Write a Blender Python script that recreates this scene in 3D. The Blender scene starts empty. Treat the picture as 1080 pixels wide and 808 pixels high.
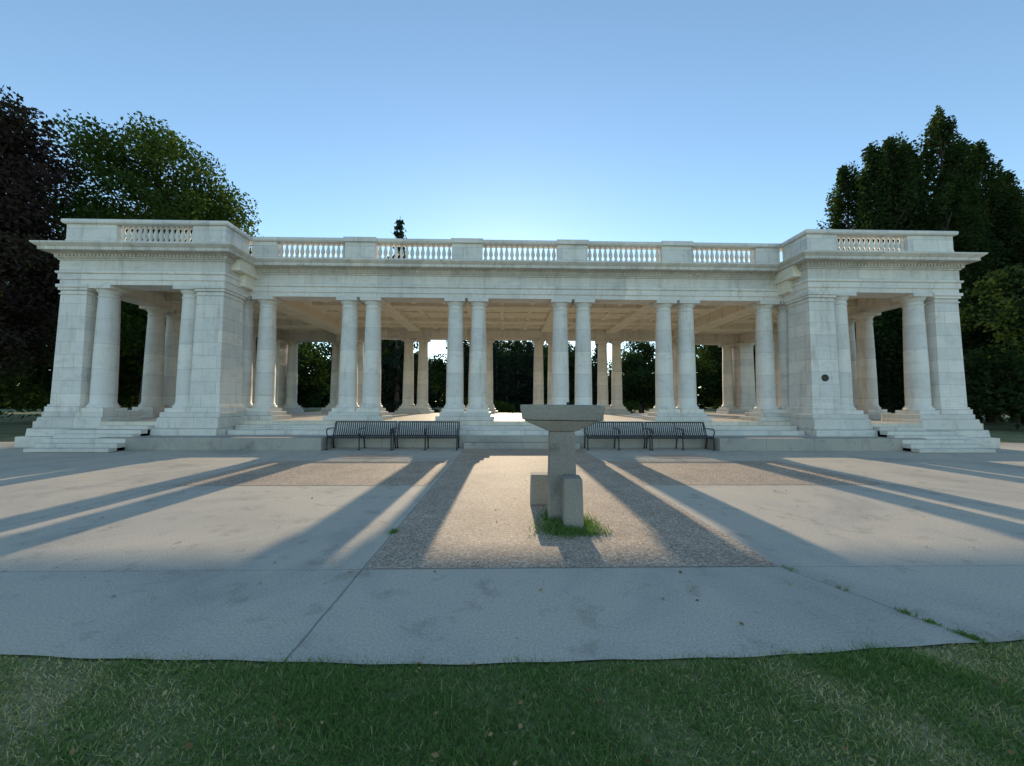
import bpy, math, random
import numpy as np
from mathutils import Vector, Matrix
random.seed(7); rng=np.random.default_rng(7)
scene=bpy.context.scene; COL=scene.collection
scene.view_settings.view_transform='Standard'; scene.view_settings.look='None'; scene.view_settings.exposure=0

# ------------------------------------------------------------ materials
def newmat(name):
    m=bpy.data.materials.new(name); m.use_nodes=True; nt=m.node_tree; nt.nodes.clear()
    out=nt.nodes.new('ShaderNodeOutputMaterial'); b=nt.nodes.new('ShaderNodeBsdfPrincipled')
    nt.links.new(b.outputs[0],out.inputs[0]); return m,nt,b,out
class N:
    def __init__(s,nt): s.nt=nt
    def n(s,t,**k):
        x=s.nt.nodes.new(t)
        for a,v in k.items(): setattr(x,a,v)
        return x
    def l(s,a,b): s.nt.links.new(a,b)
    def pos(s): return s.n('ShaderNodeNewGeometry').outputs['Position']
    def noise(s,vec,scale,detail=4,rough=.6,dist=0):
        x=s.n('ShaderNodeTexNoise'); x.inputs['Scale'].default_value=scale; x.inputs['Detail'].default_value=detail
        x.inputs['Roughness'].default_value=rough; x.inputs['Distortion'].default_value=dist
        s.l(vec,x.inputs['Vector']); return x.outputs[0]
    def ramp(s,fac,stops):
        x=s.n('ShaderNodeValToRGB'); e=x.color_ramp.elements
        while len(e)>1: e.remove(e[-1])
        e[0].position=stops[0][0]; e[0].color=(*stops[0][1],1)
        for p,c in stops[1:]:
            q=e.new(p); q.color=(*c,1)
        s.l(fac,x.inputs[0]); return x.outputs[0]
    def math(s,op,a,b=None,c=None):
        x=s.n('ShaderNodeMath',operation=op)
        for i,v in enumerate((a,b,c)):
            if v is None: continue
            if isinstance(v,(int,float)): x.inputs[i].default_value=v
            else: s.l(v,x.inputs[i])
        return x.outputs[0]
    def mix(s,f,a,b,mode='MIX'):
        x=s.n('ShaderNodeMix',data_type='RGBA',blend_type=mode)
        for i,v in ((0,f),(6,a),(7,b)):
            if isinstance(v,(int,float)): x.inputs[i].default_value=v
            elif isinstance(v,tuple): x.inputs[i].default_value=(*v,1)
            else: s.l(v,x.inputs[i])
        return x.outputs[2]
    def bump(s,h,b,strength=.3,dist=.01):
        x=s.n('ShaderNodeBump'); x.inputs['Strength'].default_value=strength; x.inputs['Distance'].default_value=dist
        s.l(h,x.inputs['Height']); s.l(x.outputs[0],b.inputs['Normal'])
    def scaled(s,vec,sc):
        x=s.n('ShaderNodeVectorMath',operation='MULTIPLY'); x.inputs[1].default_value=sc; s.l(vec,x.inputs[0]); return x.outputs[0]

def marble(name,bw,rh,off=.5,mort=.006,base=(.86,.80,.725),var=.84,weather=False):
    m,nt,b,o=newmat(name); n=N(nt); p=n.pos()
    sp=n.n('ShaderNodeSeparateXYZ'); n.l(p,sp.inputs[0])
    cb=n.n('ShaderNodeCombineXYZ'); n.l(n.math('ADD',sp.outputs[0],sp.outputs[1]),cb.inputs[0]); n.l(sp.outputs[2],cb.inputs[1])
    br=n.n('ShaderNodeTexBrick'); br.offset=off
    br.inputs['Scale'].default_value=1; br.inputs['Brick Width'].default_value=bw; br.inputs['Row Height'].default_value=rh
    br.inputs['Mortar Size'].default_value=mort; br.inputs['Mortar Smooth'].default_value=.3; br.inputs['Bias'].default_value=0
    d=(base[0]*var*.98,base[1]*var,base[2]*var*1.03)
    br.inputs['Color1'].default_value=(*base,1); br.inputs['Color2'].default_value=(*d,1); br.inputs['Mortar'].default_value=(.45,.42,.37,1)
    n.l(cb.outputs[0],br.inputs['Vector'])
    veins=n.noise(n.scaled(p,(1,1,2.2)),1.3,5,.62,1.2)
    vc=n.ramp(veins,[(.3,(.80,.81,.84)),(.45,(.96,.96,.96)),(.6,(1,1,1)),(.75,(.91,.91,.93))])
    c=n.mix(1,br.outputs['Color'],vc,'MULTIPLY')
    st=n.noise(n.scaled(p,(2.5,2.5,.35)),1.3,4,.7)
    sc=n.ramp(st,[(.35,(1,1,1)),(.56,(.96,.95,.92)),(.76,(.70,.65,.58))])
    c=n.mix(1,c,sc,'MULTIPLY')
    g=n.math('ADD',sp.outputs[2],n.math('MULTIPLY',st,1.4))
    c=n.mix(1,c,n.ramp(g,[(.35,(.70,.68,.64)),(.98,(1,1,1))]),'MULTIPLY')
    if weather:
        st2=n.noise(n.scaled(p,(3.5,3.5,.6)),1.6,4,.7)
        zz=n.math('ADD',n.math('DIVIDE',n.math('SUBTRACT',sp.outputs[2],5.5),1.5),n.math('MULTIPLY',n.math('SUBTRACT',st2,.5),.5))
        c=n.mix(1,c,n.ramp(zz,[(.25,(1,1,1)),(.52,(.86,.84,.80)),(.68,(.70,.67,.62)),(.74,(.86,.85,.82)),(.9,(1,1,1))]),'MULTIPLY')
    fine=n.noise(p,14,3,.7)
    c=n.mix(1,c,n.ramp(fine,[(.3,(.93,.93,.93)),(.6,(1,1,1))]),'MULTIPLY')
    n.l(c,b.inputs['Base Color']); b.inputs['Roughness'].default_value=.6
    n.bump(n.math('SUBTRACT',fine,br.outputs['Fac']),b,.2,.01)
    return m
M_ash=marble('marble_ashlar',.95,.44)
M_col=marble('marble_drum',60,.87,0,.005)
M_ent=marble('marble_entablature',1.36,3.0,0,.005,weather=True)
M_step=marble('marble_step',1.3,.6,.4,.006,(.76,.71,.64))
M_floor=marble('marble_floor',1.0,60,.4,.004,(.80,.70,.56))
M_ceil=marble('plaster_ceiling',50,50,0,.001,(.88,.80,.65),1.0)

def concrete(name,base,xs=(),ys=(),w=.009,stain=1.0,crack=False):
    m,nt,b,o=newmat(name); n=N(nt); p=n.pos()
    big=n.noise(p,.45,4,.65,.6); mid=n.noise(p,2.7,5,.7,.3); fine=n.noise(p,60,2,.7)
    c=n.mix(1,base,n.ramp(big,[(.3,(.72,.74,.77)),(.5,(1,1,1)),(.7,(1.12,1.08,1.02))]),'MULTIPLY')
    c=n.mix(stain,c,n.mix(1,c,n.ramp(mid,[(.28,(.68,.66,.63)),(.45,(1,1,1)),(.66,(1.0,.99,.98)),(.78,(.82,.8,.77))]),'MULTIPLY'))
    c=n.mix(1,c,n.ramp(fine,[(.3,(.74,.74,.74)),(.65,(1.1,1.1,1.1))]),'MULTIPLY')
    h=n.math('ADD',n.math('MULTIPLY',fine,.5),mid)
    v=n.n('ShaderNodeTexVoronoi'); v.inputs['Scale'].default_value=2.3; n.l(p,v.inputs['Vector'])
    spot=n.math('LESS_THAN',n.math('ADD',v.outputs['Distance'],n.math('MULTIPLY',mid,.12)),.085)
    c=n.mix(n.math('MULTIPLY',spot,.35),c,(.12,.115,.11))
    if xs or ys:
        wob=n.math('MULTIPLY',n.math('SUBTRACT',n.noise(p,3.0,3,.7),.5),.03)
        sp=n.n('ShaderNodeSeparateXYZ'); n.l(p,sp.inputs[0]); tot=None
        for k,lst in ((0,xs),(1,ys)):
            for v0 in lst:
                d=n.math('ABSOLUTE',n.math('ADD',n.math('SUBTRACT',sp.outputs[k],v0),wob))
                t=n.math('LESS_THAN',d,w if k==0 else w*.45); tot=t if tot is None else n.math('MAXIMUM',tot,t)
        if crack:
            front=n.math('LESS_THAN',sp.outputs[1],3.52)
            xx=n.math('SUBTRACT',sp.outputs[0],n.math('ADD',2.57,n.math('MULTIPLY',n.math('SUBTRACT',3.52,sp.outputs[1]),.42)))
            wb2=n.math('MULTIPLY',n.math('SUBTRACT',n.noise(p,5.0,4,.7),.5),.09)
            t=n.math('MULTIPLY',n.math('LESS_THAN',n.math('ABSOLUTE',n.math('ADD',xx,wb2)),.007),front); tot=n.math('MAXIMUM',tot,t)
            for (yy,am) in ((5.1,1.1),(8.3,1.6)):
                cr=n.math('ADD',n.math('SUBTRACT',sp.outputs[1],yy),n.math('MULTIPLY',n.math('SUBTRACT',n.noise(p,.8,5,.65),.5),am*2))
                t=n.math('MULTIPLY',n.math('LESS_THAN',n.math('ABSOLUTE',cr),.004),.7); tot=n.math('MAXIMUM',tot,t)
        c=n.mix(n.math('MULTIPLY',tot,.55),c,(.08,.075,.065)); h=n.math('SUBTRACT',h,tot)
    n.l(c,b.inputs['Base Color']); b.inputs['Roughness'].default_value=.85
    n.bump(h,b,.35,.006); return m
BX=.62
M_conc=concrete('concrete_paving',(.56,.495,.40),xs=(BX-1.88,BX-6.6,BX+6.6,BX-11.5,BX+11.5),ys=(3.52,6.95,9.9),crack=True)
M_terr=concrete('grey_granite',(.42,.385,.335),xs=[BX+k*1.55 for k in range(-9,10)],w=.006)
M_mon=concrete('weathered_stone',(.35,.305,.25))

def aggregate():
    m,nt,b,o=newmat('exposed_aggregate'); n=N(nt); p=n.pos()
    v=n.n('ShaderNodeTexVoronoi'); v.inputs['Scale'].default_value=56; n.l(p,v.inputs['Vector'])
    sep=n.n('ShaderNodeSeparateColor'); n.l(v.outputs['Color'],sep.inputs[0])
    c=n.ramp(sep.outputs[0],[(0,(.20,.14,.10)),(.25,(.40,.28,.20)),(.5,(.52,.38,.27)),(.75,(.62,.50,.38)),(1,(.76,.66,.53))])
    c=n.mix(n.ramp(v.outputs['Distance'],[(.35,(0,0,0)),(.6,(.6,.6,.6))]),c,(.33,.26,.2))
    big=n.noise(p,1.1,4,.7)
    c=n.mix(1,c,n.ramp(big,[(.3,(.75,.74,.74)),(.6,(1.05,1.03,1.0))]),'MULTIPLY')
    n.l(c,b.inputs['Base Color']); b.inputs['Roughness'].default_value=.8
    n.bump(n.math('SUBTRACT',1,v.outputs['Distance']),b,.5,.004); return m
M_agg=aggregate()
def brickpave():
    m,nt,b,o=newmat('red_brick_paving'); n=N(nt); p=n.pos()
    br=n.n('ShaderNodeTexBrick'); br.inputs['Scale'].default_value=1; br.inputs['Brick Width'].default_value=.2; br.inputs['Row Height'].default_value=.1
    br.inputs['Mortar Size'].default_value=.006
    br.inputs['Color1'].default_value=(.50,.36,.28,1); br.inputs['Color2'].default_value=(.43,.31,.25,1); br.inputs['Mortar'].default_value=(.38,.33,.28,1)
    n.l(p,br.inputs['Vector']); n.l(br.outputs[0],b.inputs['Base Color']); b.inputs['Roughness'].default_value=.85; return m
M_brick=brickpave()
def soil():
    m,nt,b,o=newmat('lawn_ground'); n=N(nt); p=n.pos()
    a=n.noise(p,.9,5,.7); f=n.noise(p,30,3,.7)
    c=n.ramp(a,[(.32,(.12,.16,.05)),(.5,(.19,.20,.075)),(.66,(.36,.30,.16))])
    c=n.mix(1,c,n.ramp(f,[(.3,(.5,.5,.5)),(.7,(1.3,1.3,1.3))]),'MULTIPLY')
    n.l(c,b.inputs['Base Color']); b.inputs['Roughness'].default_value=1; n.bump(f,b,.8,.02); return m
M_soil=soil()
def leafmat(name,stops,tr=.4,trcol=1.6):
    m,nt,b,o=newmat(name); n=N(nt); nt.nodes.remove(b)
    a=n.n('ShaderNodeAttribute'); a.attribute_name='rnd'
    c=n.ramp(a.outputs['Fac'],stops)
    df=n.n('ShaderNodeBsdfDiffuse'); n.l(c,df.inputs[0])
    t=n.n('ShaderNodeBsdfTranslucent'); n.l(n.mix(1,c,(trcol*1.05,trcol*1.15,trcol*.5),'MULTIPLY'),t.inputs[0])
    mx=n.n('ShaderNodeMixShader'); mx.inputs[0].default_value=tr; n.l(df.outputs[0],mx.inputs[1]); n.l(t.outputs[0],mx.inputs[2])
    n.l(mx.outputs[0],o.inputs[0]); return m
M_leaf=leafmat('maple_leaf',[(0,(.028,.05,.014)),(.5,(.05,.082,.023)),(1,(.085,.11,.032))],.36,1.5)
M_leafp=leafmat('poplar_leaf',[(0,(.018,.034,.013)),(.5,(.032,.052,.02)),(1,(.058,.08,.03))],.28)
M_leafd=leafmat('plum_leaf',[(0,(.032,.022,.024)),(.5,(.052,.034,.033)),(1,(.06,.055,.034))],.25,1.2)
M_leafc=leafmat('conifer_needle',[(0,(.015,.026,.017)),(.5,(.024,.038,.024)),(1,(.042,.06,.036))],.15)
M_grass=leafmat('grass_blade',[(0,(.11,.185,.055)),(.45,(.17,.27,.08)),(.66,(.28,.32,.12)),(.82,(.50,.42,.22)),(1,(.66,.56,.34))],.3,1.3)
M_litter=leafmat('dry_leaf',[(0,(.12,.07,.03)),(.5,(.3,.19,.08)),(1,(.45,.33,.18))],.1,1.1)
def plain(name,c,r=.6,metal=0,noise=.25):
    m,nt,b,o=newmat(name); n=N(nt); p=n.pos()
    f=n.noise(p,8,4,.7); lo=tuple(x*(1-noise) for x in c); hi=tuple(x*(1+noise) for x in c)
    n.l(n.ramp(f,[(.3,lo),(.7,hi)]),b.inputs['Base Color']); b.inputs['Roughness'].default_value=r; b.inputs['Metallic'].default_value=metal
    n.bump(f,b,.2,.01); return m
M_bark=plain('bark',(.09,.07,.055),.95,0,.5)
M_metal=plain('black_painted_steel',(.018,.019,.022),.4,0)
M_bronze=plain('dark_bronze',(.04,.032,.025),.45,.6)

# ------------------------------------------------------------ mesh helpers
class MB:
    def __init__(s): s.v=[]; s.f=[]
    def box(s,x0,x1,y0,y1,z0,z1,tx=0,ty=0):
        i=len(s.v)
        s.v+=[(x0,y0,z0),(x1,y0,z0),(x1,y1,z0),(x0,y1,z0),(x0+tx,y0+ty,z1),(x1-tx,y0+ty,z1),(x1-tx,y1-ty,z1),(x0+tx,y1-ty,z1)]
        s.f+=[tuple(i+k for k in q) for q in ((3,2,1,0),(4,5,6,7),(0,1,5,4),(1,2,6,5),(2,3,7,6),(3,0,4,7))]
    def lathe(s,prof,cx=0,cy=0,seg=28):
        i=len(s.v)
        for r,z in prof:
            for k in range(seg):
                a=2*math.pi*k/seg; s.v.append((cx+r*math.cos(a),cy+r*math.sin(a),z))
        for j in range(len(prof)-1):
            for k in range(seg):
                k2=(k+1)%seg; s.f.append((i+j*seg+k,i+j*seg+k2,i+(j+1)*seg+k2,i+(j+1)*seg+k))
        s.f.append(tuple(i+k for k in range(seg))[::-1]); s.f.append(tuple(i+(len(prof)-1)*seg+k for k in range(seg)))
    def ring(s,poly,prof):
        n=len(poly); m=len(prof); i=len(s.v)
        for a in range(n):
            p0=Vector(poly[a-1]);p1=Vector(poly[a]);p2=Vector(poly[(a+1)%n])
            d1=(p1-p0).normalized();d2=(p2-p1).normalized()
            nn=Vector((d1.y,-d1.x))+Vector((d2.y,-d2.x))
            for o,z in prof: s.v.append((p1.x+nn.x*o,p1.y+nn.y*o,z))
        for a in range(n):
            b=(a+1)%n
            for j in range(m):
                k=(j+1)%m; s.f.append((i+a*m+j,i+b*m+j,i+b*m+k,i+a*m+k))
    def tube(s,pts,rad,seg=6):
        i=len(s.v); P=[Vector(p) for p in pts]
        for j,p in enumerate(P):
            d=(P[min(j+1,len(P)-1)]-P[max(j-1,0)]).normalized()
            ref=Vector((1,0,0)) if abs(d.x)<.9 else Vector((0,1,0))
            u=d.cross(ref).normalized(); w=d.cross(u)
            for k in range(seg):
                a=2*math.pi*k/seg; q=p+(u*math.cos(a)+w*math.sin(a))*rad[j]; s.v.append(tuple(q))
        for j in range(len(P)-1):
            for k in range(seg):
                k2=(k+1)%seg; s.f.append((i+j*seg+k,i+j*seg+k2,i+(j+1)*seg+k2,i+(j+1)*seg+k))
        s.f.append(tuple(i+k for k in range(seg))); s.f.append(tuple(i+(len(P)-1)*seg+k for k in range(seg))[::-1])
    def mesh(s,name):
        m=bpy.data.meshes.new(name); m.from_pydata(s.v,[],s.f); m.validate()
        import bmesh
        bm=bmesh.new(); bm.from_mesh(m); bmesh.ops.recalc_face_normals(bm,faces=bm.faces); bm.to_mesh(m); bm.free(); return m
    def obj(s,name,mat,parent=None,smooth=False,bevel=0,loc=None):
        m=s.mesh(name); m.materials.append(mat); o=bpy.data.objects.new(name,m); COL.objects.link(o)
        if parent: o.parent=parent
        if loc: o.location=loc
        if smooth:
            for p in m.polygons: p.use_smooth=True
            try: m.set_sharp_from_angle(angle=math.radians(38))
            except Exception: pass
        if bevel:
            b=o.modifiers.new('b','BEVEL'); b.width=bevel; b.segments=2; b.limit_method='ANGLE'
        return o
def empty(name,loc,label,cat,group=None):
    e=bpy.data.objects.new(name,None); COL.objects.link(e); e.location=loc; e.empty_display_size=.3
    e['label']=label; e['category']=cat
    if group: e['group']=group
    return e
def dup(o,parent=None,loc=None,rotz=0,scale=None):
    c=o.copy(); COL.objects.link(c)
    if parent is not None: c.parent=parent
    if loc is not None: c.location=loc
    if rotz: c.rotation_euler=(0,0,rotz)
    if scale: c.scale=scale
    return c
def dupthing(e,loc,rotz=0,scale=(1,1,1),label=None):
    c=e.copy(); COL.objects.link(c); c.location=loc; c.rotation_euler=(0,0,rotz); c.scale=scale
    if label: c['label']=label
    for ch in list(e.children):
        k=ch.copy(); COL.objects.link(k); k.parent=c
        for g in list(ch.children):
            h=g.copy(); COL.objects.link(h); h.parent=k
    return c

# ------------------------------------------------------------ pavilion
MID=19.3
PAV=empty('pavilion',(BX,MID,0),'long white marble neoclassical pavilion with paired columns and balustrade','pavilion')
XO=15.82; XI=10.25; WF=6.2; CF=4.95
OUT=[(-XO,-WF),(-XI,-WF),(-XI,-CF),(XI,-CF),(XI,-WF),(XO,-WF),(XO,WF),(XI,WF),(XI,CF),(-XI,CF),(-XI,WF),(-XO,WF)]
CT=5.5
b=MB(); b.ring(OUT,[(-.72,CT),(-.02,CT),(-.02,5.66),(.02,5.665),(.02,5.85),(.07,5.88),(.07,5.94),(0,5.96),(0,6.32),(.04,6.34),(.04,6.38),(-.72,6.38)])
b.obj('entablature',M_ent,PAV)
b=MB(); b.ring(OUT,[(-.7,6.383),(.07,6.383),(.1,6.42),(.1,6.5),(.14,6.52),(.14,6.54),(.36,6.57),(.36,6.67),(.4,6.70),(.48,6.77),(.48,6.81),(.05,6.84),(-.7,6.84)])
b.obj('cornice',M_ent,PAV)
b=MB()
for a in range(len(OUT)):
    p=Vector(OUT[a]);q=Vector(OUT[(a+1)%len(OUT)]); d=(q-p); L=d.length; d.normalize(); nn=Vector((d.y,-d.x))
    if nn.y>.5: continue
    n=int(L/.12)
    for k in range(n):
        c=p+d*((k+.5)*L/n)+nn*.115
        hx=.034 if abs(d.x)>.5 else .025; hy=.025 if abs(d.x)>.5 else .034
        b.box(c.x-hx,c.x+hx,c.y-hy,c.y+hy,6.44,6.505)
b.obj('dentil_course',M_ent,PAV)
b=MB(); b.ring(OUT,[(-.42,6.842),(-.02,6.842),(-.02,6.97),(-.05,7.0),(-.39,7.0)])
b.obj('parapet_base',M_ent,PAV)
b=MB(); b.ring(OUT,[(-.43,7.64),(0.0,7.64),(.03,7.68),(.03,7.76),(0,7.79),(-.43,7.79),(-.46,7.76),(-.46,7.68)])
b.obj('coping',M_ash,PAV)
z0,z1=7.002,7.638
def die(x0,x1,y0,y1):
    b=MB(); b.box(x0,x1,y0,y1,z0,z1); b.box(x0-.015,x1+.015,y0-.015,y1+.015,z0+.003,z0+.09); b.obj('parapet_pedestal',M_ash,PAV,bevel=.008)
fy0,fy1=-CF+.07,-CF+.37
for xc in (-6.13,-2.045,2.045,6.13): 
    b=MB(); b.box(xc-.585,xc+.585,fy0-.04,fy1+.02,z0,z1+.003); b.box(xc-.62,xc+.62,-CF-.06,-CF+.42,7.641,7.815); b.obj('parapet_pedestal',M_ash,PAV,bevel=.008)
for s in (-1,1):
    die(*sorted((s*9.3,s*(XI-.0))),fy0,fy1)
    die(*sorted((s*(XI+.08),s*11.45)),-WF+.07,-WF+.37)
    die(*sorted((s*14.05,s*(XO-.07))),-WF+.07,-WF+.37)
    die(*sorted((s*(XI+.08),s*(XI+.37))),-WF+.385,-CF+.05)
    die(*sorted((s*(XO-.37),s*(XO-.075))),-WF+.385,WF-.37)
b=MB(); b.box(-XI-.3,XI+.3,CF-.37,CF-.07,z0,z1); b.box(-XO+.1,-XI-.1,WF-.365,WF-.07,z0,z1); b.box(XI+.1,XO-.1,WF-.365,WF-.07,z0,z1)
b.obj('rear_parapet',M_ash,PAV)
bb=MB(); bb.lathe([(.075,0),(.075,.06),(.045,.08),(.05,.12),(.082,.22),(.078,.28),(.04,.44),(.035,.5),(.06,.53),(.06,.55),(.075,.57),(.075,.588)],seg=10)
balm=None
for (x0,x1,yc,n) in [(-9.3,-6.73,-CF+.22,13),(-5.53,-2.65,-CF+.22,14),(-1.44,1.44,-CF+.22,14),(2.65,5.53,-CF+.22,14),(6.73,9.3,-CF+.22,13),(-14.05,-11.45,-WF+.22,14),(11.45,14.05,-WF+.22,14)]:
    r=MB(); r.box(x0+.004,x1-.004,yc-.1,yc+.1,z0,z0+.046); ro=r.obj('balustrade',M_ash,PAV)
    for k in range(n):
        x=x0+(k+.5)*(x1-x0)/n
        if balm is None:
            o=bb.obj('baluster',M_ash,ro,smooth=True,loc=(x,yc,z0+.047)); balm=o
        else: dup(balm,ro,(x,yc,z0+.047))
b=MB()
b.box(-XI+.3,XI-.3,-CF+.3,CF-.3,6.15,6.7)
for s in (-1,1): b.box(*sorted((s*(XI-.297),s*(XO-.3))),-WF+.3,WF-.3,6.153,6.7)
b.obj('ceiling',M_ceil,PAV)
b=MB()
def beamY(x,y0,y1,w,zb): b.box(x-w/2,x+w/2,y0,y1,zb+.003,6.4)
def beamX(y,x0,x1,w,zb): b.box(x0,x1,y-w/2,y+w/2,zb,6.4)
for x in (-6.13,-2.045,2.045,6.13): beamY(x,-CF+.72,CF-.72,.7,5.92)
for s in (-1,1): beamY(s*10.55,-WF+.73,WF-.73,1.0,5.7)
for y in (-1.6,1.6): beamX(y,-XI+.8,XI-.8,.45,5.95)
for s in (-1,1):
    for y in (-2.55,2.55): beamX(y,*sorted((s*(XI+.85),s*(XO-.72))),.8,5.8)
b.obj('ceiling_beam',M_ceil,PAV,bevel=.02)
b=MB()
xs=[-8.8,-7.5,-4.8,-3.4,-.7,.7,3.4,4.8,7.5,8.8]
for x in xs: b.box(x-.1,x+.1,-CF+.71,CF-.71,6.07,6.3)
for y in (-3.2,0,3.2): b.box(-XI+.7,XI-.7,y-.1,y+.1,6.067,6.3)
for s in (-1,1):
    for x in (12.4,13.8): b.box(s*x-.1,s*x+.1,-WF+.7,WF-.7,6.07,6.3)
    for y in (-4.1,-.9,.9,4.1): b.box(*sorted((s*(XI+.8),s*(XO-.7))),y-.1,y+.1,6.067,6.3)
b.obj('ceiling_coffer',M_ceil,PAV,bevel=.01)
PB=1.15
cb=MB(); H=CT-PB
cb.box(-.42,.42,-.42,.42,0,.13)
cb.box(-.39,.39,-.39,.39,H-.13,H-.002)
cb2=[(.40,.132),(.415,.16),(.415,.19),(.39,.23),(.365,.24),(.365,.27),(.345,.30)]
for k in range(0,13):
    t=k/12; z=.32+t*(H-.32-.42); r=.335-.06*(t**1.7); cb2.append((r,z))
cb2+=[(.30,H-.40),(.30,H-.37),(.275,H-.355),(.275,H-.25),(.3,H-.24),(.3,H-.22),(.35,H-.15),(.36,H-.132)]
cb.lathe(cb2,seg=32)
colm=None
def column(x,y):
    global colm
    if colm is None: colm=cb.obj('column',M_col,PAV,smooth=True,loc=(x,y,PB))
    else: dup(colm,PAV,(x,y,PB))
def plinth(xc,yc,w,d):
    b=MB(); b.box(xc-w/2-.13,xc+w/2+.13,yc-d/2-.13,yc+d/2+.13,.843,1.0); b.box(xc-w/2,xc+w/2,yc-d/2,yc+d/2,1.001,PB-.001)
    b.obj('column_plinth',M_step,PAV,bevel=.012)
for sy in (-1,1):
    for xc in (-6.13,-2.045,2.045,6.13):
        for d in (-.45,.45): column(xc+d,sy*4.6)
        plinth(xc,sy*4.6,1.9,1.0)
    for s in (-1,1):
        column(s*9.72,sy*4.6); column(s*10.60,sy*4.6); plinth(s*10.1,sy*4.58,1.85,1.0)
        column(s*11.6,sy*5.82); column(s*14.47,sy*5.82)
for s in (-1,1):
    for yc in (-2.55,2.55):
        for d in (-.44,.44): column(s*15.38,yc+d)
        plinth(s*15.38,yc,1.0,1.9)
def pier(x0,x1,y0,y1):
    b=MB()
    b.box(x0-.05,x1+.05,y0-.05,y1+.05,PB+.25,CT-.35,.05,.05)
    b.box(x0-.13,x1+.13,y0-.13,y1+.13,PB,PB+.18); b.box(x0-.09,x1+.09,y0-.09,y1+.09,PB+.181,PB+.249)
    b.box(x0-.03,x1+.03,y0-.03,y1+.03,CT-.349,CT-.3); b.box(x0,x1,y0,y1,CT-.299,CT-.2)
    b.box(x0-.05,x1+.05,y0-.05,y1+.05,CT-.199,CT-.11); b.box(x0-.09,x1+.09,y0-.09,y1+.09,CT-.109,CT-.003)
    return b.obj('pier',M_ash,PAV,bevel=.012)
for s in (-1,1):
    for sy in (-1,1):
        pier(*sorted((s*14.9,s*15.78)),*sorted((sy*6.16,sy*5.1)))
        pier(*sorted((s*10.29,s*11.2)),*sorted((sy*6.16,sy*5.15)))
        for (xa,xb_) in ((13.95,15.93),(10.12,12.1)):
            b=MB()
            yo,yi=6.34,4.95
            def T(o,za,zb,t=0):
                b.box(*sorted((s*(xa-(o*.6 if xa>12 else o*.35)),s*(xb_+o*(1 if xa>12 else .6)))),*sorted((sy*(yo+o),sy*(yi-.1*o))),za,zb,t,t)
            T(0,.98,PB-.002); T(.1,.62,.979,.04); T(.22,.36,.619,.02); T(.36,.002,.359)
            b.obj('pedestal',M_step,PAV,bevel=.02)
b=MB(); b.box(-10.3,10.3,-5.4,5.4,.002,.84)
for s in (-1,1): b.box(*sorted((s*10.303,s*16.12)),-6.4,6.4,.002,.837)
b.obj('floor_platform',M_floor,PAV,bevel=.012)
for sy in (-1,1):
    b=MB()
    for k in range(1,4):
        ya,yb=5.4+.36*(k-1),5.4+.36*k
        b.box(-10.0,10.0,*sorted((sy*(ya-.05),sy*yb)),.003,.84-.147*k)
    b.obj('stairs',M_step,PAV,bevel=.012)
for s in (-1,1):
    b=MB()
    for k in range(1,7):
        b.box(*sorted((s*12.18,s*(13.8 if k<2 else 14.6))),*sorted((-6.35,-(6.4+.24*k))),.004+.001*k,.84-.12*k)
    b.obj('stairs',M_step,PAV,bevel=.01)
b=MB(); b.lathe([(.001,0),(.12,0),(.12,.02),(.1,.03),(.08,.025),(.001,.03)],seg=24)
o=b.obj('medallion',M_bronze,PAV,smooth=True,loc=(10.72,-6.21,2.42)); o.rotation_euler=(math.radians(90),0,0); o['label']='small round dark bronze medallion'

b=MB(); b.box(BX-6.25,BX+6.25,12.78,13.2,.0,.395)
for s in (-1,1): b.box(*sorted((BX+s*6.251,BX+s*13.0)),11.95,12.7,0,.398); b.box(*sorted((BX+s*6.251,BX+s*9.9)),12.701,13.2,0,.396)
b.box(BX-1.9,BX+1.9,12.42,12.779,0,.2)
o=b.obj('terrace',M_terr,bevel=.012); o['kind']='structure'

# ------------------------------------------------------------ ground
def sheet(name,pts,z,mat):
    m=bpy.data.meshes.new(name); m.from_pydata([(x,y,z) for x,y in pts],[],[tuple(range(len(pts)))]); m.materials.append(mat)
    o=bpy.data.objects.new(name,m); COL.objects.link(o); o['kind']='structure'; return o
sheet('ground',[(-900,-400),(900,-400),(900,1500),(-900,1500)],-.012,M_soil)
def edgeY(x): return 2.27+(.01*abs(x)+.012*x*x if x<0 else .010*x+.012*min(x,4.5)**2)
edge=[]
for k in range(0,601):
    x=-30+k*.1; edge.append((x,edgeY(max(-4.5,min(6,x)))+.008*math.sin(x*3.1)+.005*math.sin(x*11.3+1)))
sheet('plaza_pavement',edge+[(30,14.5),(-30,14.5)],0,M_conc)
sheet('aggregate_path',[(BX-1.86,3.53),(BX+1.93,3.53),(BX+1.93,7),(BX+1.93,12.4),(BX-1.86,12.4),(BX-1.86,7)],.004,M_agg)
for s in (-1,1):
    sheet('aggregate_band',[(BX+s*1.96,7.0),(BX+s*6.55,7.0),(BX+s*6.55,9.85),(BX+s*1.96,9.85)][::s],.004,M_agg)
    sheet('brick_band',[(BX+s*3.6,10.3),(BX+s*5.0,10.3),(BX+s*5.0,11.1),(BX+s*3.6,11.1)][::s],.004,M_brick)

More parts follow.
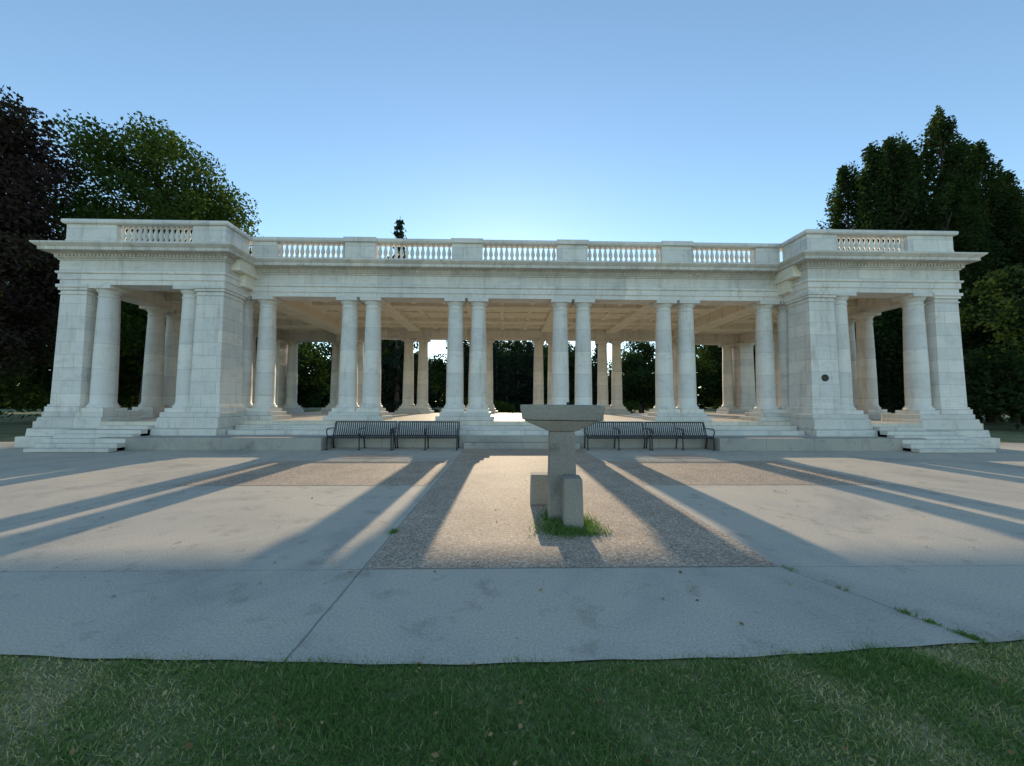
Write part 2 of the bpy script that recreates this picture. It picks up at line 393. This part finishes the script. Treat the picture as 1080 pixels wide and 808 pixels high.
def cloud(name,C,U,V,rnd,mat,parent=None,tri=False):
    n=len(C)
    if tri: P=np.stack([C-U,C+U,C+V],1); k=3
    else: P=np.stack([C-U,C-V*.6,C+U,C+V*.6],1); k=4
    m=bpy.data.meshes.new(name); m.vertices.add(n*k); m.vertices.foreach_set('co',P.reshape(-1).astype(np.float32))
    m.loops.add(n*k); m.loops.foreach_set('vertex_index',np.arange(n*k,dtype=np.int32))
    m.polygons.add(n); m.polygons.foreach_set('loop_start',np.arange(0,n*k,k,dtype=np.int32)); m.polygons.foreach_set('loop_total',np.full(n,k,dtype=np.int32))
    m.update(calc_edges=True)
    a=m.attributes.new('rnd','FLOAT','POINT'); a.data.foreach_set('value',np.repeat(rnd,k).astype(np.float32))
    m.materials.append(mat); o=bpy.data.objects.new(name,m); COL.objects.link(o)
    if parent: o.parent=parent
    return o
def unit(v): return v/np.linalg.norm(v,axis=1,keepdims=True)
def leaves(name,C,size,rnd,mat,parent):
    n=len(C); U=unit(rng.normal(size=(n,3))); W=unit(rng.normal(size=(n,3))); V=unit(np.cross(U,W))
    s=(size*rng.uniform(.6,1.3,(n,1)))*.5
    return cloud(name,C,U*s,V*s,rnd,mat,parent)

def broad_tree(name,label,H,R,base,ncl,nleaf,lsize,mat,loc,clr=1.3,trunk_r=.35):
    e=empty(name,loc,label,'tree')
    cz=(H+base)/2; hz=(H-base)/2
    cl=[]
    while len(cl)<ncl:
        p=rng.uniform(-1,1,3); d=np.linalg.norm(p)
        if d>1 or d<.35 and rng.random()<.7: continue
        zz=p[2]; w=1.0 if zz<0.1 else 1-.25*zz
        cl.append((p[0]*R*w,p[1]*R*w,cz+zz*hz))
    cl=np.array(cl); t=MB()
    pts=[(0,0,-.1),(.1,.05,H*.2),(-.1,.1,H*.4),(.15,-.1,H*.62),(.1,0,H*.85)]
    t.tube(pts,[trunk_r*1.3,trunk_r,trunk_r*.8,trunk_r*.5,trunk_r*.12],8)
    for k in rng.choice(ncl,min(ncl,26),replace=False):
        c=cl[k]; h0=max(H*.15,min(c[2]-R*.4,H*.7))
        a=Vector((0,0,h0)); q=Vector(c); mid=a.lerp(q,.5)+Vector((rng.normal()*.3,rng.normal()*.3,-.3))
        t.tube([a,mid,q],[trunk_r*.38,trunk_r*.22,.03],5)
    t.obj('trunk',M_bark,e,smooth=True)
    C=[];Rn=[]
    for c in cl:
        r=clr*rng.uniform(.6,1.35); n=int(nleaf/ncl*(r/clr)**2)
        d=unit(rng.normal(size=(n,3)))*(rng.random((n,1))**.45)*r*np.array([1.1,1.1,.8])
        C.append(c+d); Rn.append(np.clip(rng.uniform(0,.6)+rng.uniform(0,.5,n),0,1))
    leaves('crown',np.concatenate(C),lsize,np.concatenate(Rn),mat,e)
    return e
def poplar(label,H,R,nleaf,loc,mat=M_leafp):
    e=empty('poplar_tree',loc,label,'tree')
    t=MB(); t.tube([(0,0,-.1),(0,0,H*.3),(.1,0,H*.6),(0,0,H*.93)],[.4,.3,.18,.03],8)
    C=[];Rn=[]; ncl=int(H*7)
    for k in range(ncl):
        u=.06+.92*((k+rng.random())/ncl); rr=R*min(1,(u/.22)**.6)*(1-u**4.0)**.8*rng.uniform(.75,1.2)+.12
        a=rng.uniform(0,6.28); d0=rr*rng.uniform(.3,1.0)
        c=np.array([d0*math.cos(a),d0*math.sin(a),u*H]); n=int(nleaf/ncl*(.4+rr/R))
        r=(.24*rr+.3)*rng.uniform(.7,1.3)
        C.append(c+unit(rng.normal(size=(n,3)))*(rng.random((n,1))**.5)*np.array([r*.8,r*.8,r*2.3])); Rn.append(np.clip(rng.uniform(0,.6)+rng.uniform(0,.45,n),0,1))
        if k%5==0: t.tube([(0,0,max(.5,u*H-2.2)),(c[0]*.7,c[1]*.7,u*H-.8),tuple(c)],[.08,.05,.02],5)
    t.obj('trunk',M_bark,e,smooth=True)
    leaves('crown',np.concatenate(C),.28,np.concatenate(Rn),mat,e); return e
def conifer(label,H,R,nleaf,loc):
    e=empty('conifer_tree',loc,label,'tree')
    t=MB(); t.tube([(0,0,-.1),(0,0,H*.5),(0,0,H)],[.28,.18,.02],7)
    C=[];Rn=[]; z=.8
    while z<H-.1:
        f=1-z/H; rr=R*f**.8+.12; nb=max(5,int(9*f)+3)
        for q in range(nb):
            a=rng.uniform(0,6.28); L=rr*rng.uniform(.7,1.1); n=max(14,int(nleaf*f/H/4.2))
            s=rng.random(n)**.7; wid=.12+.28*s*(1-.4*s)*min(1,L)
            px=np.stack([math.cos(a)*L*s,math.sin(a)*L*s,z-.28*L*s+.12*L*s*s],1)+rng.normal(size=(n,3))*wid[:,None]*np.array([.7,.7,.35])
            C.append(px); Rn.append(np.clip(rng.uniform(0,.5)+rng.uniform(0,.5,n),0,1))
            if f>.1: t.tube([(0,0,z),(math.cos(a)*L*.8,math.sin(a)*L*.8,z-.2*L)],[.05,.015],4)
        z+=.3+.38*f
    t.obj('trunk',M_bark,e,smooth=True)
    leaves('crown',np.concatenate(C),.3,np.concatenate(Rn),M_leafc,e); return e

broad_tree('maple_tree','tall broad green leafy tree behind the pavilion wing',20.8,5.3,5,150,62000,.24,M_leaf,(-23.9,26,0),1.4)
broad_tree('plum_tree','dark purple-brown leafed tree beside the pavilion',16.8,3.2,1.0,120,42000,.22,M_leafd,(-25.2,18.5,0),1.1)
broad_tree('maple_tree','dark green leafy tree with low branches',13,5,1,60,14000,.36,M_leaf,(-35,26,0),1.4)
a=broad_tree('elm_tree','dense dark green park tree on the far lawn',11.5,6,1.0,60,12000,.48,M_leafp,(-25,34,0),1.6)
GT='trees on the lawn behind the pavilion'; a['group']=GT
for (x,y,sc,rz) in [(-31,44,1.15,1),(-15,50,.85,2),(-44,40,1.3,3),(-22,62,1.15,4),(-8,72,1.15,.5),(1,80,1.3,2.2),(6,86,1.35,1.2),(12,70,1.05,5),(22,60,1.0,1.4),(31,48,1.0,3.3),(26,33,.75,4.4),(40,58,1.3,.3),(-38,70,1.3,2.9),(50,70,1.4,1.1),(52,36,1.3,2.2),(-4,92,1.45,3.6),(14,98,1.5,4.0),(-52,55,1.4,0)]:
    dupthing(a,(x,y,0),rz,(sc,sc,sc))
p1=poplar('tall narrow dark green poplar behind the pavilion',27.2,2.3,24000,(37.9,31,0)); p2=poplar('tall narrow dark green poplar behind the pavilion',24,2.1,21000,(32.0,31,0))
GP='row of tall poplars'; p1['group']=GP; p2['group']=GP
for src,x,y,h,rz in [(p1,33.7,31,24.8,2),(p2,35.4,31.5,24.4,1),(p1,36.4,33.5,24,3),(p2,39.4,31,24.4,4),(p1,41.0,31,24.4,5),(p2,43.2,31,21.5,2.4),(p1,42.0,29.5,19,.8),(p2,39.4,26.0,16,1.8),(p2,37.8,22.2,12.5,2.6),(p1,34.4,28.0,18.5,.4),(p2,36.8,29.4,20,1.5),(p1,32.8,34.5,24.5,2.0),(p2,46.0,31.5,18.5,.3),(p1,44.6,33.5,20.5,.9)]:
    H0=27.2 if src is p1 else 24.0
    dupthing(src,(x,y,0),rz,(1.0,1.0,h/H0))
broad_tree('elm_tree','low dark green tree beside the pavilion end',9.5,3.8,.3,60,15000,.3,M_leafp,(30.8,20.5,0),1.2)
c1=conifer('dark green spruce on the lawn behind the pavilion',12,3.0,8000,(-6.2,60,0)); GC='spruces behind the pavilion'; c1['group']=GC
for (x,y,sc,rz) in [(2.6,66,1.1,1),(8.5,58,.95,2),(-12.5,58,.9,3),(16,64,1.0,4),(-18,50,.8,5),(24,52,.9,.6),(-1.2,68,1.1,2.7),(5,74,1.15,3.9),(.6,63,.8,5)]:
    dupthing(c1,(x,y,0),rz,(sc,sc,sc))
dupthing(c1,(-12.0,43,0),1.2,(1.15,1.15,1.92),'tall slender spruce whose tip rises above the balustrade')
sh=broad_tree('shrub','rounded green shrub on the lawn',1.6,1.1,.1,22,3500,.16,M_leaf,(.1,40,0),.5,trunk_r=.05); sh['category']='shrub'; GS='shrubs on the lawn'; sh['group']=GS
for (x,y,sc,rz) in [(9,44,1.1,1),(-4.5,46,1.2,2),(13.5,41,1,3),(4.6,47,1.1,4)]: dupthing(sh,(x,y,0),rz,(sc,sc,sc))
n=36000; ang=rng.uniform(-1.15,1.15,n); dist=rng.uniform(120,150,n)
top=13+4*np.sin(ang*17)+3*np.sin(ang*41+1)+2*np.sin(ang*97)
C=np.stack([np.sin(ang)*dist,np.cos(ang)*dist,rng.random(n)**.9*top],1)
o=leaves('far_woods',C,2.3,rng.random(n),M_leafp,None); o['kind']='stuff'; o['label']='distant dark green band of park trees'; o['category']='trees'

# ------------------------------------------------------------ grass
def blades(name,X,Y,h,w,bias,z=-.012,ln=.7):
    n=len(X); C=np.stack([X,Y,np.full(n,z)],1); a=rng.uniform(0,6.28,n)
    U=np.stack([np.cos(a),np.sin(a),np.zeros(n)],1)*(w*.5)[:,None]
    lean=rng.normal(size=(n,2))*ln
    V=np.stack([lean[:,0]*h,lean[:,1]*h,h],1)
    o=cloud(name,C,U,V,np.clip(bias,0,1),M_grass,tri=True); o['kind']='stuff'; return o
n=260000
X=rng.uniform(-4.6,4.6,n); Y=.9+1.75*rng.random(n)
lim=np.array([edgeY(max(-4.5,x)) for x in X])+.025*rng.normal(size=n)+.012*np.sin(X*9)+.012*np.sin(X*23)
k=Y<lim; X=X[k];Y=Y[k]; n=len(X)
pat=np.clip(.5+.3*np.sin(X*2.1+1.3*np.sin(Y*3))+.3*np.sin(X*4.7+Y*5+2)*np.cos(Y*4-X*1.3)+.2*np.sin(X*11+Y*7),0,1)
dry=np.clip((np.abs(X+.2)-.5)*.6,0.1,1)
bias=rng.random(n)*.55+.42*(rng.random(n)<(.08+.85*pat*dry))+.15*pat*dry
keep=rng.random(n)<(.42+.58*(1-pat*np.clip(dry+.2,0,1)))
X,Y,bias,pat=X[keep],Y[keep],bias[keep],pat[keep]; n=len(X)
g=blades('lawn_grass',X,Y,rng.uniform(.012,.036,n)*(1.25-.6*pat),rng.uniform(.004,.008,n),bias); g['label']='short patchy green lawn with dry blades'; g['category']='grass'
xx=[];yy=[];hh=[]
for (cx,cy,sx,sy,m,h) in [(.68,4.55,.13,.12,800,.11),(.99,4.72,.10,.16,600,.10),(.62,4.95,.08,.22,500,.09),(.85,4.42,.18,.05,450,.08)]:
    xx.append(rng.normal(cx,sx,m)); yy.append(rng.normal(cy,sy,m)); hh.append(rng.uniform(.3,1,m)*h)
for (t0,sp_,m) in [(2.45,.04,160),(2.62,.02,50),(2.75,.03,60),(3.1,.03,25),(3.45,.04,30)]:
    yj=rng.normal(t0,sp_,m); xx.append(2.57+(3.52-yj)*.42+rng.normal(0,.016,m)); yy.append(yj); hh.append(rng.uniform(.008,.03,m))
m=160; xx.append(rng.normal(-1.26,.02,m)); yy.append(rng.normal(4.5,.03,m)); hh.append(rng.uniform(.01,.05,m))
xx=np.concatenate(xx);yy=np.concatenate(yy);hh=np.concatenate(hh)
g=blades('weeds',xx,yy,hh,rng.uniform(.006,.012,len(xx)),rng.random(len(xx))*.5,.003); g['label']='green weeds growing at stone base and paving joints'; g['category']='weeds'
m=150; C=np.stack([rng.uniform(-6,7,m),rng.uniform(2.3,9,m),rng.uniform(.008,.015,m)],1); m2=80
C2=np.stack([rng.uniform(-3.2,3.2,m2),rng.uniform(1.5,2.25,m2),rng.uniform(.015,.028,m2)],1); C=np.concatenate([C,C2]); m+=m2
a=rng.uniform(0,6.28,m); sz=rng.uniform(.5,1.3,m)[:,None]
U=np.stack([np.cos(a),np.sin(a),rng.normal(0,.3,m)],1)*.016*sz; V=np.stack([-np.sin(a),np.cos(a),rng.normal(0,.3,m)],1)*.018*sz
o=cloud('fallen_leaves',C,U,V,rng.uniform(0,1,m),M_litter); o['kind']='stuff'; o['label']='scattered small dry leaves on paving and lawn'; o['category']='leaves'

# ------------------------------------------------------------ stone drinking fountain
F=empty('stone_fountain',(.78,5.1,0),'weathered T-shaped stone drinking fountain with step blocks, weeds at base','drinking fountain')
F.rotation_euler=(0,0,math.radians(-4))
b=MB()
b.v+=[(-.52,-.29,1.285),(.50,-.28,1.275),(.5,.28,1.27),(-.52,.28,1.28),(-.55,-.31,1.478),(.535,-.31,1.465),(.535,.31,1.475),(-.545,.31,1.478)]
b.f+=[tuple(k for k in q) for q in ((3,2,1,0),(4,5,6,7),(0,1,5,4),(1,2,6,5),(2,3,7,6),(3,0,4,7))]
i=8; b.v+=[(-.5,-.275,1.278),(.48,-.265,1.268),(.48,.265,1.264),(-.5,.265,1.272),(-.165,-.18,1.13),(.165,-.18,1.13),(.165,.18,1.13),(-.165,.18,1.13)]
b.f+=[tuple(i+k for k in q) for q in ((0,1,2,3),(4,5,6,7),(0,1,5,4),(1,2,6,5),(2,3,7,6),(3,0,4,7))]
b.obj('basin_slab',M_mon,F,bevel=.015)
b=MB(); b.box(-.185,.185,-.21,.21,0,1.129,.022,.025); b.obj('pillar',M_mon,F,bevel=.02)
b=MB(); b.lathe([(.001,0),(.05,0),(.05,.02),(.02,.03),(.018,.06),(.001,.065)],seg=14); b.obj('spout',M_bronze,F,smooth=True,loc=(.1,.1,1.45))
b=MB(); b.box(-.02,.22,-.56,-.225,0,.6,.012,.03); b.obj('step_block',M_mon,F,bevel=.025)
b=MB(); b.box(-.42,-.12,.5,.82,0,.44,.01,.01); b.obj('step_block',M_mon,F,bevel=.025)

# ------------------------------------------------------------ benches
def bench(loc,label):
    e=empty('park_bench',loc,label,'bench'); L=2.0
    prof_s=[(-.27,.40),(-.255,.435),(-.2,.45),(-.05,.43),(.08,.42),(.17,.43)]
    prof_b=[(.172,.431),(.22,.47),(.26,.56),(.30,.70),(.335,.84),(.36,.875),(.385,.87)]
    def straps(prof,nm):
        b=MB()
        n=29
        for k in range(n):
            xc=-L/2+.05+k*(L-.1)/(n-1); i=len(b.v)
            for (y,z) in prof: b.v+=[(xc-.017,y,z),(xc+.017,y,z),(xc+.017,y+.004,z-.007),(xc-.017,y+.004,z-.007)]
            for j in range(len(prof)-1):
                for q in range(4): b.f.append((i+j*4+q,i+j*4+(q+1)%4,i+j*4+4+(q+1)%4,i+j*4+4+q))
        for (y,z) in (prof[0],prof[-1]): b.tube([(-L/2,y+.01,z-.012),(L/2,y+.01,z-.012)],[.018,.018],8)
        b.obj(nm,M_metal,e)
    straps(prof_s,'seat'); straps(prof_b,'backrest')
    for x in (-L/2,0,L/2):
        b=MB(); b.tube([(x,-.25,0),(x,-.24,.2),(x,-.22,.43)],[.024]*3,8); b.tube([(x,.27,0),(x,.2,.22),(x,.18,.42)],[.024]*3,8)
        b.tube([(x,-.22,.415),(x,.18,.40)],[.02]*2,8); b.tube([(x,.18,.42),(x,.29,.62),(x,.37,.86)],[.02]*3,8)
        b.box(x-.04,x+.04,-.29,-.21,0.004,.02); b.box(x-.04,x+.04,.23,.31,0.004,.02)
        b.obj('leg',M_metal,e,smooth=True)
        b=MB(); b.tube([(x,-.23,.43),(x,-.29,.58),(x,-.24,.66),(x,0,.67),(x,.3,.66)],[.018]*5,8); b.obj('armrest',M_metal,e,smooth=True)
    return e
GB='black slatted benches in front of the pavilion'
b0=bench((BX-5.15,12.36,0),'black metal strap bench in front of the pavilion steps'); b0['group']=GB
for x in (-3.08,3.08,5.15): dupthing(b0,(BX+x,12.36,0))

# ------------------------------------------------------------ light
SE=math.radians(15.1); SA=math.radians(.5)
w=bpy.data.worlds.new('World'); scene.world=w; w.use_nodes=True; nt=w.node_tree; nt.nodes.clear()
sky=nt.nodes.new('ShaderNodeTexSky'); sky.sky_type='NISHITA'; sky.sun_disc=False; sky.sun_elevation=SE; sky.sun_rotation=SA
sky.altitude=1200; sky.air_density=1.05; sky.dust_density=.15; sky.ozone_density=2.2
bg=nt.nodes.new('ShaderNodeBackground'); bg.inputs[1].default_value=.28; ow=nt.nodes.new('ShaderNodeOutputWorld')
mx=nt.nodes.new('ShaderNodeMix'); mx.data_type='RGBA'; mx.blend_type='MULTIPLY'; mx.inputs[0].default_value=1; mx.inputs[7].default_value=(1.02,1.03,.93,1)
nt.links.new(sky.outputs[0],mx.inputs[6]); nt.links.new(mx.outputs[2],bg.inputs[0]); nt.links.new(bg.outputs[0],ow.inputs[0])
ld=bpy.data.lights.new('sun','SUN'); ld.energy=5; ld.angle=math.radians(.5); ld.color=(1,.80,.55)
lo=bpy.data.objects.new('sun',ld); COL.objects.link(lo)
d=Vector((math.sin(SA)*math.cos(SE),math.cos(SA)*math.cos(SE),math.sin(SE))); lo.rotation_euler=d.to_track_quat('Z','Y').to_euler(); lo.location=(0,40,30)

# ------------------------------------------------------------ camera
cd=bpy.data.cameras.new('camera'); cam=bpy.data.objects.new('camera',cd); COL.objects.link(cam); scene.camera=cam
cd.sensor_width=36; cd.lens=400/1080*36; cd.clip_start=.05; cd.clip_end=4000
cam.matrix_world=Matrix.Translation((0,0,1.5))@Matrix.Rotation(math.radians(-1.3),4,'Z')@Matrix.Rotation(math.radians(90+3.0),4,'X')@Matrix.Rotation(math.radians(.2),4,'Z')
